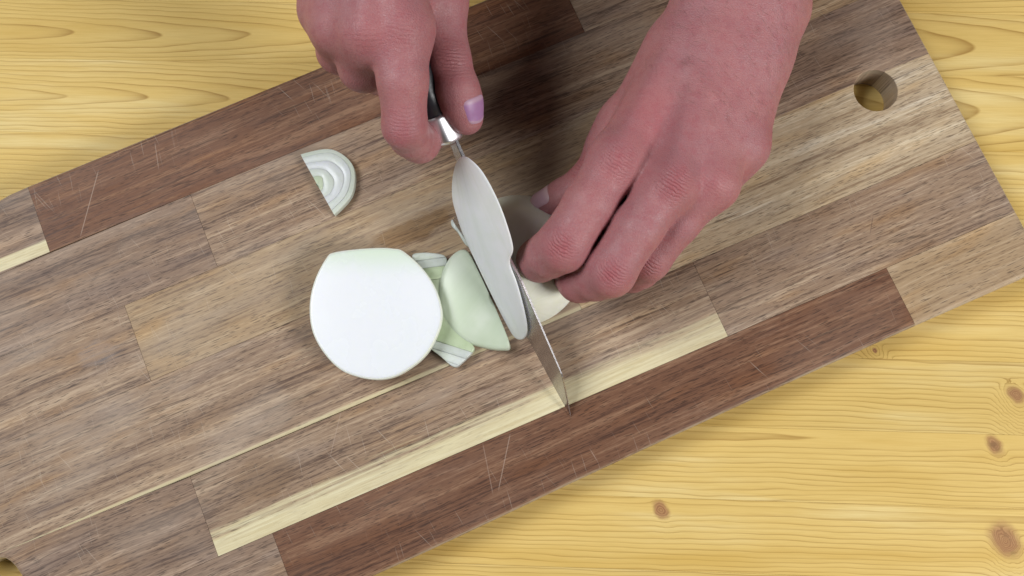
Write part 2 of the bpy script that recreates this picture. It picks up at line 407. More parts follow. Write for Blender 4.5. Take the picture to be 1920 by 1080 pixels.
stave(177.5, E, R[6], R[5], acacia(17, wear=0.1, wav=2.2, contrast=.8, **tan))

# ------------------------------------------------------------------ implicit surfaces (numpy) -> one continuous mesh
def smin(a, b, k):
    if k <= 0: return np.minimum(a, b)
    h = np.maximum(k - np.abs(a - b), 0) / k
    return np.minimum(a, b) - h*h*k*0.25
def cone(P, a, b, ra, rb):
    ba = b - a; pa = P - a
    t = np.clip((pa @ ba) / max(1e-6, float(ba @ ba)), 0, 1)
    return np.linalg.norm(pa - t[:, None]*ba, axis=1) - (ra + (rb - ra)*t)
def nets(F, org, h):
    """surface nets: vertices and quads of the zero level of F"""
    ins = F < 0
    nx, ny, nz = F.shape
    c = [(i, j, k) for i in (0, 1) for j in (0, 1) for k in (0, 1)]
    cnt = sum(ins[i:nx-1+i, j:ny-1+j, k:nz-1+k].astype(np.int8) for i, j, k in c)
    act = (cnt > 0) & (cnt < 8)
    idx = -np.ones(act.shape, np.int64); I = np.argwhere(act); idx[act] = np.arange(len(I))
    val = {q: F[I[:, 0]+q[0], I[:, 1]+q[1], I[:, 2]+q[2]] for q in c}
    acc = np.zeros((len(I), 3)); num = np.zeros(len(I))
    for q in c:
        for ax in range(3):
            if q[ax] == 0:
                r = list(q); r[ax] = 1; r = tuple(r)
                a, b = val[q], val[r]; m = (a < 0) != (b < 0)
                t = np.where(m, a / np.where(m, a - b, 1), 0)
                p = np.array(q, float)[None, :].repeat(len(I), 0); p[:, ax] = t
                acc += p*m[:, None]; num += m
    V = (I + acc / num[:, None]) * h + org
    faces = []
    for ax in range(3):
        o1, o2 = (ax+1) % 3, (ax+2) % 3
        sl = [slice(None)]*3; sl2 = [slice(None)]*3
        sl[ax] = slice(0, -1); sl2[ax] = slice(1, None)
        ch = ins[tuple(sl)] != ins[tuple(sl2)]
        E_ = np.argwhere(ch)
        ok = (E_[:, o1] > 0) & (E_[:, o2] > 0) & (E_[:, o1] < F.shape[o1]-1) & (E_[:, o2] < F.shape[o2]-1)
        E_ = E_[ok]
        def cell(d1, d2):
            q = E_.copy(); q[:, o1] += d1; q[:, o2] += d2; return idx[q[:, 0], q[:, 1], q[:, 2]]
        quad = np.stack([cell(-1, -1), cell(0, -1), cell(0, 0), cell(-1, 0)], 1)
        fl = ins[E_[:, 0], E_[:, 1], E_[:, 2]]
        quad[~fl] = quad[~fl][:, ::-1]
        faces.append(quad)
    return V, np.concatenate(faces)
def relax(V, Q, it, lam=0.5):
    e = np.concatenate([Q[:, [0, 1]], Q[:, [1, 2]], Q[:, [2, 3]], Q[:, [3, 0]]])
    for _ in range(it):
        acc = np.zeros_like(V)
        i0, i1 = np.concatenate([e[:, 0], e[:, 1]]), np.concatenate([e[:, 1], e[:, 0]])
        n = np.bincount(i0, minlength=len(V))
        for k in range(3): acc[:, k] = np.bincount(i0, V[i1, k], minlength=len(V))
        V = V + lam*(acc / n[:, None] - V)
    return V
def grid_eval(fn, lo, hi, h, B=8):
    dims = (np.ceil((hi - lo) / h / B).astype(int) + 1) * B
    nb = dims // B
    F = np.empty(dims, np.float32)
    bi = np.stack(np.meshgrid(*[np.arange(k) for k in nb], indexing='ij'), -1).reshape(-1, 3)
    ctr = lo + (bi*B + (B-1)/2) * h
    dc = fn(ctr)
    near = np.abs(dc) < (B/2)*1.75*h + 1.5
    cell = np.stack(np.meshgrid(*[np.arange(B)]*3, indexing='ij'), -1).reshape(-1, 3)
    V8 = F.reshape(nb[0], B, nb[1], B, nb[2], B).transpose(0, 2, 4, 1, 3, 5)
    V8[...] = dc.reshape(nb[0], nb[1], nb[2], 1, 1, 1)
    for s0 in range(0, int(near.sum()), 400):
        q = bi[near][s0:s0+400]
        P = (lo + (q[:, None, :]*B + cell[None]) * h).reshape(-1, 3)
        d = fn(P).reshape(-1, B, B, B)
        V8[q[:, 0], q[:, 1], q[:, 2]] = d
    return F
def np_mesh(name, V, Q):
    me = bpy.data.meshes.new(name)
    me.vertices.add(len(V)); me.vertices.foreach_set('co', (V*MM).astype(np.float32).ravel())
    me.loops.add(Q.size); me.loops.foreach_set('vertex_index', Q.astype(np.int32).ravel())
    me.polygons.add(len(Q)); me.polygons.foreach_set('loop_start', np.arange(0, Q.size, Q.shape[1], dtype=np.int32))
    me.update(calc_edges=True); me.validate()
    return me

# ------------------------------------------------------------------ skin
def skin_mat(name, tone=(1, 1, 1)):
    g = G(name); p, x, y, z = g.coords()
    def T(c): return tuple(a*b for a, b in zip(c, tone))
    n1 = g.noise(p, 0.045, 4.0, 0.6); n2 = g.noise(p, 0.22, 4.0, 0.65); n3 = g.noise(p, 1.3, 3.0, 0.6)
    col = g.mix(g.sm(n1, 0.3, 0.7), T((0.425, 0.185, 0.182)), T((0.37, 0.168, 0.175)))
    col = g.mix(g.sm(n2, 0.42, 0.72, 0.0, 0.65), col, T((0.37, 0.118, 0.13)))
    col = g.mix(g.sm(n3, 0.35, 0.75, 0.0, 0.34), col, T((0.50, 0.255, 0.24)))
    rd = g.mul(g.attr('knuckle'), g.sm(g.noise(p, 0.3, 3.0), 0.3, 0.65, 0.45, 1.0))
    col = g.mix(g.mul(rd, 0.72), col, T((0.40, 0.105, 0.115)))
    col = g.mix(g.mul(g.attr('pale'), 0.6), col, T((0.56, 0.33, 0.29)))
    ph = g.attr('phase'); am = g.attr('crease')
    wv = g.m('SINE', g.add(g.mul(ph, 2.1), g.mul(g.noise(p, 0.3, 2.0), 5.0)))
    wv = g.m('POWER', g.m('ABSOLUTE', wv), 0.6)
    wr = g.mul(wv, am)
    col = g.mix(g.mul(g.mul(g.m('SUBTRACT', 1.0, wv), am), 0.7), col, T((0.22, 0.06, 0.065)))
    vd, _ = g.vor(p, 0.95, 'DISTANCE_TO_EDGE')
    cell = g.sm(vd, 0.0, 0.22)
    h = g.add(g.add(g.mul(cell, 0.20), g.mul(n3, 0.35)), g.mul(wr, 1.1))
    return g.out(col, g.sm(n2, 0.3, 0.7, 0.40, 0.54), g.bump(h, 0.55, 0.0007), Specular_IOR_Level=0.38,
                 Subsurface_Weight=0.16, Subsurface_Radius=(1.0, 0.35, 0.25), Subsurface_Scale=0.0022)

def J(x, y, z): return np.array(at(x, y, z)) / MM
def build_hand(name, label, palm, fingers, ridges, marks, mat, h=0.9, kp=9.0, kf=7.0, kff=1.0):
    pal = [[(J(*q[:3]), q[3]) for q in c] for c in palm]
    fin = [[(J(*q[:3]), q[3]) for q in c] for c in fingers]
    rid = [[(J(*q[:3]), q[3]) for q in c] for c in ridges]
    def fn(P):
        A = None
        for c in pal:
            for (a, ra), (b, rb) in zip(c, c[1:]):
                d = cone(P, a, b, ra, rb); A = d if A is None else smin(A, d, kp)
        for c in rid:
            for (a, ra), (b, rb) in zip(c, c[1:]): A = smin(A, cone(P, a, b, ra, rb), 5.0)
        Fg = None
        for c in fin:
            D = None
            for (a, ra), (b, rb) in zip(c, c[1:]):
                d = cone(P, a, b, ra, rb); D = d if D is None else smin(D, d, 3.0)
            Fg = D if Fg is None else smin(Fg, D, kff)
        return smin(A, Fg, kf)
    pts = [(q, r) for c in pal + fin for q, r in c]
    lo = np.min([q - r for q, r in pts], 0) - 4; hi = np.max([q + r for q, r in pts], 0) + 4
    V, Q = nets(grid_eval(fn, lo, hi, h), lo, h)
    V = relax(V, Q, 3)
    me = np_mesh(name, V, Q)
    kn = np.zeros(len(V)); cr = np.zeros(len(V)); ph = np.zeros(len(V)); pl = np.zeros(len(V))
    for (c, ax, s, kamp, camp) in marks:
        c = J(*c); ax = np.array(ax, float); ax /= np.linalg.norm(ax)
        d = V - c; r2 = (d**2).sum(1)
        al = d @ ax
        kn += kamp*np.exp(-r2/(2*s*s))
        w = np.exp(-r2/(2*(s*0.8)**2)) * camp
        near = w > cr; cr = np.maximum(cr, w)
        side = r2 - al*al
        ph = np.where(near, al + 0.03*side, ph)
    for nm, arr in (('knuckle', kn), ('crease', cr), ('phase', ph), ('pale', pl)):
        at_ = me.attributes.new(nm, 'FLOAT', 'POINT'); at_.data.foreach_set('value', np.clip(arr, -100, 100).astype(np.float32))
    o = link(name, me, mat)
    o['label'] = label; o['category'] = 'hand'
    return o, fn
def nail(hand, fn, a, b, dorsal, half, t0, t1, mat, off=0.25, spread=58):
    a, b = J(*a), J(*b); ax = b - a; L = np.linalg.norm(ax); ax /= L
    d0 = np.array(dorsal, float); d0 -= ax*(d0 @ ax); d0 /= np.linalg.norm(d0); sd = np.cross(ax, d0)
    M_, N_ = 13, 15
    V = []
    for j in range(N_):
        t = j / (N_-1)
        for i in range(M_):
            s = 2*i/(M_-1) - 1
            r = 1 - 0.22*max(0, (abs(2*t-1)-0.55)/0.45)**2
            ang = math.radians(spread)*s*r
            tip = (1 - 0.16*s*s) if t > 0.5 else (1 - 0.10*s*s)
            al = t0 + (t1 - t0)*(0.5 + (t-0.5)*tip)
            dr = d0*math.cos(ang) + sd*math.sin(ang)
            V.append((a + ax*(L*al), dr))
    C0 = np.array([v[0] for v in V]); Dr = np.array([v[1] for v in V])
    tt = np.full(len(V), 16.0)
    for _ in range(40): tt -= np.clip(fn(C0 + Dr*tt[:, None]), -2, 4)*0.9
    edge = np.array([1.0 if (0 < (k % M_) < M_-1 and 0 < k // M_ < N_-1) else 0.0 for k in range(len(V))])
    P = C0 + Dr*(tt + off*edge - 0.15*(1-edge))[:, None]
    Q = np.array([[j*M_+i, j*M_+i+1, (j+1)*M_+i+1, (j+1)*M_+i] for j in range(N_-1) for i in range(M_-1)])
    nm = np_mesh('fingernail', P, Q); la = nm.attributes.new('along', 'FLOAT', 'POINT')
    la.data.foreach_set('value', np.array([(k // M_)/(N_-1) + 0.10*(2*(k % M_)/(M_-1)-1)**2 for k in range(len(V))], np.float32))
    o = link('fingernail', nm, mat, hand)
    s = o.modifiers.new('thickness', 'SOLIDIFY'); s.thickness = 0.0004; s.offset = -1
    s2 = o.modifiers.new('sub', 'SUBSURF'); s2.levels = 1; s2.render_levels = 1
    return o
def nail_mat(name, c):
    g = G(name); p, x, y, z = g.coords(); n = g.noise(p, 0.5, 2.0); t = g.attr('along')
    col = g.mix(n, c, tuple(q*1.2 for q in c))
    col = g.mix(g.sm(t, 0.30, 0.16, 0.0, 0.45), col, (0.62, 0.46, 0.46))
    col = g.mix(g.sm(t, 0.84, 0.93, 0.0, 0.4), col, (0.66, 0.50, 0.46))
    col = g.mix(g.sm(t, 0.10, 0.02, 0.0, 0.7), col, (0.36, 0.13, 0.13))
    return g.out(col, 0.42, None, Specular_IOR_Level=0.4, Subsurface_Weight=0.1, Subsurface_Radius=(1, .4, .35), Subsurface_Scale=0.001)

sk = skin_mat('skin', (0.97, 0.92, 0.96))
# the hand that steadies the onion
lh, lfn = build_hand('hand', 'bare hand with reddened knuckles pressing the onion down beside the blade',
    palm=[[(1880, -950, 78, 33), (1600, -420, 62, 25), (1425, -120, 56, 20), (1330, 15, 50, 17), (1290, 90, 48, 15), (1155, 300, 59, 11.5)],
          [(1990, -950, 76, 33), (1690, -420, 60, 25), (1490, -120, 54, 20), (1390, 20, 52, 17.5), (1340, 100, 52, 15), (1262, 345, 61, 11.3)],
          [(1425, 20, 50, 17), (1385, 110, 50, 15), (1338, 345, 55, 11.0)],
          [(1455, 20, 47, 16), (1420, 110, 46, 14.5), (1393, 275, 47, 11.0)],
          [(1290, 130, 38, 15), (1285, 280, 42, 15)], [(1235, 320, 42, 12), (1165, 405, 38, 10), (1112, 462, 36, 9)], [(1370, 130, 36, 15), (1345, 280, 38, 14)],
          [(1262, 95, 42, 14), (1175, 240, 35, 12.5), (1150, 280, 33, 12)]],
    fingers=[[(1155, 300, 59, 11.9), (1105, 382, 58.5, 11.35), (1054, 462, 54, 11.8), (1030, 477, 46, 10.6), (1012, 487, 36, 10.2), (998, 493, 23, 8.8)],
             [(1255, 345, 61, 11.8), (1195, 428, 57.5, 11.35), (1144, 509, 51, 11.5), (1116, 521, 43, 10.2), (1086, 526, 34, 10.0), (1068, 518, 20, 8.5)],
             [(1334, 345, 55, 11.2), (1270, 418, 47, 9.9), (1214, 486, 38, 10.4), (1200, 505, 28, 9.0), (1185, 513, 20, 8.8), (1165, 503, 11, 8)],
             [(1393, 275, 47, 11.0), (1330, 368, 31, 9), (1280, 418, 17, 8), (1250, 435, 9.5, 7.5)],
             [(1175, 240, 35, 12.5), (1150, 280, 33, 11.5), (1108, 342, 26, 10.8), (1060, 370, 21, 9.3), (1022, 388, 16, 8.2)]],
    ridges=[[(1255, 95, 58.0, 2.0), (1158, 295, 69.0, 3.0)], [(1310, 110, 61, 2.0), (1264, 340, 71, 3.2)], [(1362, 120, 60, 2.0), (1338, 340, 64.5, 3.0)],
            [(1318, 190, 65.2, 1.5), (1322, 235, 66.2, 1.5), (1300, 290, 66.5, 1.2)], [(1290, 130, 65.0, 1.4), (1330, 180, 65.4, 1.4), (1395, 225, 60, 1.2)]],
    marks=[((1052, 462, 65), (-0.6, -0.7, -0.4), 5.2, 1.0, 1.0), ((1150, 514, 62), (-0.6, -0.7, -0.4), 5.0, 1.0, 0.95), ((1218, 502, 47), (-0.6, -0.7, -0.4), 4.2, 0.6, 0.9),
           ((1158, 305, 71), (-0.5, -0.8, 0), 7.0, 0.75, 0.5), ((1264, 345, 73), (-0.5, -0.8, 0), 6.0, 1.0, 0.85), ((1340, 345, 66), (-0.5, -0.8, 0), 6.0, 0.35, 0.35),
           ((1432, 255, 50), (-0.3, -0.9, 0), 5.5, 0.8, 0.7), ((1225, 225, 66), (1, 0, 0), 9.0, 0.75, 0.0), ((1095, 318, 34), (-0.5, -0.8, 0), 6.0, 0.5, 0.6),
           ((1003, 490, 32), (-1, 0, 0), 5.0, -0.25, 0.0), ((1080, 530, 36), (-1, 0, 0), 6.0, 0.3, 0.0)],
    mat=sk, kff=0.7)
nail(lh, lfn, (1060, 370, 21), (1022, 388, 16), (-0.25, 0.55, 0.8), 5, 0.35, 1.42, nail_mat('nail_mauve', (0.50, 0.32, 0.38)), spread=50)
nail(lh, lfn, (1010, 488, 36), (996, 494, 23), (-0.92, 0.15, 0.30), 5, 0.15, 1.45, nail_mat('nail_pale', (0.52, 0.34, 0.31)), spread=52)

# short hairs on the wrist
hair_g = G('arm_hair'); hair_g.out((0.20, 0.10, 0.075), 0.5)
me_ = lh.data; n_ = len(me_.vertices)
co = np.empty(n_*3, np.float32); me_.vertices.foreach_get('co', co); co = co.reshape(-1, 3)
no = np.empty(n_*3, np.float32); me_.vertices.foreach_get('normal', no); no = no.reshape(-1, 3)
wc = np.array(at(1365, 20, 66)); rr_ = np.linalg.norm((co - wc)[:, :2]*np.array([1.0, 0.8]), axis=1)
cand = np.where((rr_ < 0.042) & (no[:, 2] > 0.35))[0]
hr = np.random.RandomState(5); pick = hr.choice(cand, 330, replace=False)
V, F = [], []
for i in pick:
    p, nn_ = co[i].astype(float), no[i].astype(float)
    d = np.array([0.55, -0.75, 0.0]) + hr.normal(0, 0.28, 3); d -= nn_*(d @ nn_); d /= np.linalg.norm(d)
    sd_ = np.cross(d, nn_); L_ = hr.uniform(3.0, 6.5)*MM; b0 = len(V)
    for t, w_, up in ((0, 0.045, -0.1), (0.5, 0.035, 0.55), (1.0, 0.006, 0.45)):
        q = p + d*L_*t + nn_*up*MM
        V += [q + sd_*w_*MM, q - sd_*w_*MM]
    F += [(b0, b0+1, b0+3, b0+2), (b0+2, b0+3, b0+5, b0+4)]
ho = link('hair', mesh('hair', V, F), hair_g.mat, lh); ho['kind'] = 'stuff'

# the hand that holds the knife
rh, rfn = build_hand('hand', 'bare hand gripping the knife handle with thumb along its side',
    palm=[[(420, -1050, 150, 32), (560, -560, 128, 25), (660, -290, 116, 19), (705, -150, 110, 15), (755, 50, 105, 11.8)],
          [(630, -290, 116, 19), (675, -150, 112, 15), (692, 60, 105, 11.3)],
          [(330, -1050, 148, 32), (480, -560, 126, 25), (600, -290, 112, 19), (645, -150, 108, 14.5), (637, 48, 97, 10.8)],
          [(620, -140, 102, 14), (611, 18, 90, 10.4)],
          [(700, -120, 98, 15), (720, 10, 95, 13)],
          [(735, -150, 98, 15), (790, -40, 90, 13), (822, 0, 84, 10.5)],
          [(690, -130, 86, 18), (705, -20, 82, 16), (722, 60, 80, 13)], [(640, -120, 84, 17), (655, 0, 78, 14)]],
    fingers=[[(755, 52, 105, 11.5), (755, 150, 101, 10.3), (759, 238, 91, 9.2), (770, 256, 80, 8.8), (786, 266, 68, 9), (806, 252, 55, 8)],
             [(692, 62, 105, 11.2), (681, 126, 84, 10.4), (715, 138, 64, 9.4), (758, 120, 57, 8.5)],
             [(637, 50, 97, 10.8), (637, 96, 72, 10), (678, 100, 54, 9), (716, 80, 51, 8)],
             [(613, 20, 89, 10.2), (618, 55, 68, 9), (640, 50, 50, 8), (672, 30, 50, 7.5)],
             [(790, -40, 90, 13), (824, 0, 84, 10.5), (842, 110, 80, 9.2), (858, 170, 77, 9.4), (866, 195, 75, 8.9), (875, 222, 72, 7.4)]],
    ridges=[[(718, -60, 120, 2.0), (752, 45, 115.5, 2.6)], [(684, -50, 121, 2), (690, 55, 115, 2.6)]],
    marks=[((757, 238, 101), (0, -1, -0.3), 6.5, 0.5, 0.4), ((755, 60, 116), (0, -1, 0), 7, 0.35, 0.3), ((690, 75, 114), (0, -1, 0), 7, 0.35, 0.3), ((846, 112, 89), (0, -1, 0), 6, 0.4, 0.7)],
    mat=sk, kp=11.0, kf=9.0, kff=3.0)
nail(rh, rfn, (866, 195, 75), (875, 222, 72), (0.62, 0.1, 0.78), 5, -0.35, 1.5, nail_mat('nail_violet', (0.34, 0.175, 0.33)), spread=43)

# ------------------------------------------------------------------ knife
spine_a = np.array(at(850, 250, 70)); tip = np.array(at(1070, 780, 0.6))
ax = spine_a - tip; Lb = np.linalg.norm(ax); ax = ax / Lb                # tip -> handle
LEAN = math.radians(26)
hz = np.cross(ax, (0, 0, 1)); hz /= np.linalg.norm(hz)                     # horizontal, across the blade
if hz[0] > 0: hz = -hz                                                     # to the left of the blade
dn = np.cross(ax, hz); dn = dn if dn[2] < 0 else -dn                        # in the blade, straight down from the spine
ed = dn*math.cos(LEAN) + hz*math.sin(LEAN)                                  # from spine to edge, leaning
nl = hz*math.cos(LEAN) - dn*math.sin(LEAN)                                  # normal of the left face
def on_blade(x, y, off=0.0):
    d = np.array(ray(x, y)); c = np.array(CAM)
    t = ((spine_a + nl*off - c) @ nl) / (d @ nl); p = c + d*t - tip
    return p @ ax, p @ ed                                                   # along (from tip), down from spine
def blade_pt(s, e, off=0.0): return tip + ax*s + ed*e + nl*off
steel = G('blade_steel'); p_, x_, y_, z_ = steel.coords()
nz = steel.noise(steel.vec(steel.mul(x_, 0.05), steel.mul(y_, 0.9), z_), 1.0, 4.0)
steel.out(steel.mix(nz, (0.46, 0.445, 0.46), (0.52, 0.505, 0.52)), steel.sm(nz, 0.2, 0.8, 0.24, 0.30), Metallic=1.0)
knife = empty('chef_knife', tuple(tip))
tag(knife, 'steel kitchen knife with black handle slicing the onion, tip on the board', 'knife')
def child(name, V, F, mat, parent, smooth=True):
    o = Vector(parent.location) if parent.parent is None else Vector(parent.parent.location)
    return link(name, mesh(name, [Vector(v) - o for v in V], F), mat, parent, smooth)
Ls = Lb
prof = [(0.0, 0.05), (1.5, 0.5), (10, 2.7), (22, 5.4), (43, 9.7), (60, 15), (80, 23), (100, 31), (105, 33.2), (107, 33.8), (109.5, 30), (113, 20), (118, 12), (126, 8), (140, 7), (Lb/MM - 1, 7)]
sp_ = [(0.0, 0.0), (11.7, -3.8), (23, -7.3), (25.5, -7.7), (30, -7.6), (75, -6.2), (90, -3.8), (150, 0)]
def spine_drop(s): return np.interp(s, [q[0] for q in sp_], [q[1] for q in sp_])
V, F = [], []
ss = np.unique(np.concatenate([np.linspace(0.2, 30, 16), np.linspace(30, Lb/MM - 1, 50), [q[0] for q in prof if q[0] > 0]]))
for s in ss:
    e1 = np.interp(s, [q[0] for q in prof], [q[1] for q in prof]); e0 = spine_drop(s)
    w = 0.25 + 0.60*min(1, s/110)
    for (e, t) in ((e0, w*0.82), (e0 + 0.35*min(1, (e1-e0)/4), w), (e0 + (e1-e0)*0.82, w*0.42), (e1, 0.03), (e0 + (e1-e0)*0.82, -w*0.42), (e0 + 0.35*min(1, (e1-e0)/4), -w), (e0, -w*0.82)):
        V.append(blade_pt(s*MM, e*MM, t*MM))
m7 = 7
for i in range(len(ss)-1):
    for j in range(m7):
        k = (j+1) % m7; F.append((i*m7+j, i*m7+k, (i+1)*m7+k, (i+1)*m7+j))
F.append(tuple(range(m7))); F.append(tuple(reversed(range((len(ss)-1)*m7, len(ss)*m7))))
bl = child('blade', V, F, steel.mat, knife, smooth=False)
def loft(secs, name, mat, parent, n=24, power=3.0):
    V, F = [], []
    for (s, e, hw, hh) in secs:                    # along, centre below spine, half thickness, half depth
        for k in range(n):
            t = 2*math.pi*k/n; c, sn = math.cos(t), math.sin(t)
            q = lambda v: math.copysign(abs(v)**(2/power), v)
            V.append(blade_pt(s*MM, (e + hh*q(sn))*MM, hw*q(c)*MM))
    for i in range(len(secs)-1):
        for k in range(n): F.append((i*n+k, i*n+(k+1) % n, (i+1)*n+(k+1) % n, (i+1)*n+k))
    F.append(tuple(reversed(range(n)))); F.append(tuple((len(secs)-1)*n + k for k in range(n)))
    return child(name, V, F, mat, parent)
bright = G('bolster_steel'); bright.out((0.86, 0.86, 0.89), 0.42, Metallic=1.0)
blk = G('handle_black'); p_, *_ = blk.coords(); nb = blk.noise(p_, 0.8, 3.0)
blk.out((0.016, 0.015, 0.02), blk.sm(nb, 0.3, 0.7, 0.32, 0.45), Specular_IOR_Level=0.5)
L0 = Lb/MM
loft([(L0-4, 8.2, 3.0, 7.6), (L0-3.2, 8.4, 5.6, 8.8), (L0-2, 8.6, 6.6, 9.2), (L0+8, 9.0, 7.2, 9.8), (L0+9.5, 9.0, 7.2, 9.8)], 'bolster', bright.mat, knife)
hd = loft([(L0+9.6, 9.0, 6.9, 9.7), (L0+20, 9.0, 7.2, 9.9), (L0+45, 9.0, 7.8, 10.6), (L0+70, 9.0, 7.6, 10.0), (L0+95, 9.5, 7.8, 10.8), (L0+112, 11.0, 8.0, 12.0), (L0+118, 11.5, 7.2, 11.2), (L0+121, 11.5, 4.5, 8.0)], 'handle', blk.mat, knife)
for s in (L0+26, L0+56, L0+90):
    V, F = [], []
    for sd in (-1, 1):
        b0 = len(V)
        V.append(blade_pt(s*MM, 9*MM, sd*8.3*MM))
        for k in range(16):
            t = 2*math.pi*k/16; V.append(blade_pt((s+2.6*math.cos(t))*MM, (9+2.6*math.sin(t))*MM, sd*8.0*MM))
        for k in range(16): F.append((b0, b0+1+k, b0+1+(k+1) % 16))
    child('rivet', V, F, bright.mat, hd)

# ------------------------------------------------------------------ onion
def onion_mat(name, a, b, c, kind='flesh', sss=0.35, ctr=(0, 0), rough=0.32):
    g = G(name); p, x, y, z = g.coords()
    n1 = g.noise(p, 0.05, 3.0); n2 = g.noise(p, 0.5, 3.0)
    col = g.mix(g.sm(n1, 0.35, 0.7), a, b)
    h = n2
    if kind == 'rings':
        dx, dy = g.m('SUBTRACT', x, ctr[0]), g.m('SUBTRACT', y, ctr[1])
        d = g.m('SQRT', g.add(g.mul(dx, dx), g.mul(dy, dy)))
        d = g.add(d, g.mul(g.m('SUBTRACT', n1, 0.5), 6.0))
        r = g.m('FRACT', g.m('DIVIDE', d, 5.4))
        ln = g.sm(g.m('ABSOLUTE', g.m('SUBTRACT', r, 0.5)), 0.0, 0.13, 1.0, 0.0)
        col = g.mix(g.mul(ln, 0.05), col, c); col = g.mix(g.mul(g.sm(y, 14.0, 34.0), g.sm(n1, 0.3, 0.6, 0.4, 1.0)), col, (0.68, 0.80, 0.64)); h = g.add(g.mul(n2, 0.3), g.mul(ln, -0.2))
    if kind == 'skin':                                # fine veins running pole to pole
        ang = g.m('ARCTAN2', g.m('SUBTRACT', y, ctr[1]), g.m('SUBTRACT', x, ctr[0]))
        v = g.noise(g.vec(g.mul(ang, 9.0), g.mul(z, 0.02), 0.0), 1.6, 4.0, 0.6)
        col = g.mix(g.sm(v, 0.45, 0.7, 0.0, 0.35), col, c); h = v
    if kind == 'layer':
        col = g.mix(g.sm(n2, 0.45, 0.75, 0.0, 0.35), col, c)
    return g.out(col, g.sm(n1, 0.3, 0.7, rough - 0.04, rough + 0.08), g.bump(h, 0.06, 0.0004) if kind in ('skin', 'layer') else None, Specular_IOR_Level=0.45,
                 Subsurface_Weight=sss, Subsurface_Radius=(1.0, 1.0, 0.8), Subsurface_Scale=0.003)
WHITE, CREAM, GREEN = (0.83, 0.85, 0.86), (0.80, 0.84, 0.80), (0.58, 0.68, 0.47)
def outline3(px, z, n=6):
    return catmull([np.array(at(x, y, z)) for x, y in px], n, True)
def loop_loft(rings, name, mat, parent=None, org=(0, 0, 0), cap0=True, cap1=True):
    n = len(rings[0]); V = [np.array(q) - np.array(org) for r in rings for q in r]; F = []
    for i in range(len(rings)-1):
        for k in range(n): F.append((i*n+k, i*n+(k+1) % n, (i+1)*n+(k+1) % n, (i+1)*n+k))
    if cap0:
        V.append(np.mean(V[:n], 0)); F += [(len(V)-1, (k+1) % n, k) for k in range(n)]
    if cap1:
        s0 = (len(rings)-1)*n; V.append(np.mean(V[s0:s0+n], 0)); F += [(len(V)-1, s0+k, s0+(k+1) % n) for k in range(n)]
    me = mesh(name, V, F)
    bm = bmesh.new(); bm.from_mesh(me); bmesh.ops.recalc_face_normals(bm, faces=bm.faces); bm.to_mesh(me); bm.free()
    return link(name, me, mat, parent)
def scaled(loop, c, f, z):
    return [np.array([c[0] + (q[0]-c[0])*f, c[1] + (q[1]-c[1])*f, z*MM]) for q in loop]
# half onion, cut face up
ZF = 15.0
px = [(612, 481), (626, 472), (668, 466), (712, 463.5), (738, 465), (756, 470), (790, 500), (815, 537), (828, 577), (827, 607), (814, 641), (796, 668), (770, 690), (738, 707), (705, 712), (668, 706), (636, 692), (608, 664), (588, 630), (580, 596), (581, 556), (592, 517)]
lp = outline3(px, ZF, 5); c0 = np.mean(lp, 0)
half = empty('half_onion', (c0[0], c0[1], 0))
tag(half, 'large white half onion lying with its flat cut face up', 'onion')
zs = lambda f: ZF - 0.5 + 0.5*(1-f*f)
skm = onion_mat('onion_skin_half', (0.82, 0.84, 0.77), (0.78, 0.82, 0.70), (0.72, 0.77, 0.60), 'skin')
fl = onion_mat('onion_cut_face', (0.86, 0.885, 0.925), (0.83, 0.865, 0.895), (0.76, 0.82, 0.80), 'rings', 0.25, (2, 6), 0.24)
O = np.array(half.location)
loop_loft([scaled(lp, c0, f, zs(f)) for f in (0.12, 0.3, 0.5, 0.7, 0.86, 0.95, 0.972)] + [scaled(lp, c0, 0.9745, ZF-0.5), scaled(lp, c0, 0.975, ZF-1.2)], 'cut_face', fl, half, O, True, False)
loop_loft([scaled(lp, c0, 0.974, ZF-0.62), scaled(lp, c0, 0.976, ZF-0.47), scaled(lp, c0, 0.99, ZF-0.62), scaled(lp, c0, 0.998, ZF-1.1), scaled(lp, c0, 1.0, ZF-1.9), scaled(lp, c0, 1.0, ZF-4), scaled(lp, c0, 0.985, ZF-7.5), scaled(lp, c0, 0.94, ZF-11), scaled(lp, c0, 0.84, ZF-13.6), scaled(lp, c0, 0.6, ZF-14.7), scaled(lp, c0, 0.2, 0.12)], 'outer_layer', skm, half, O, False, True)

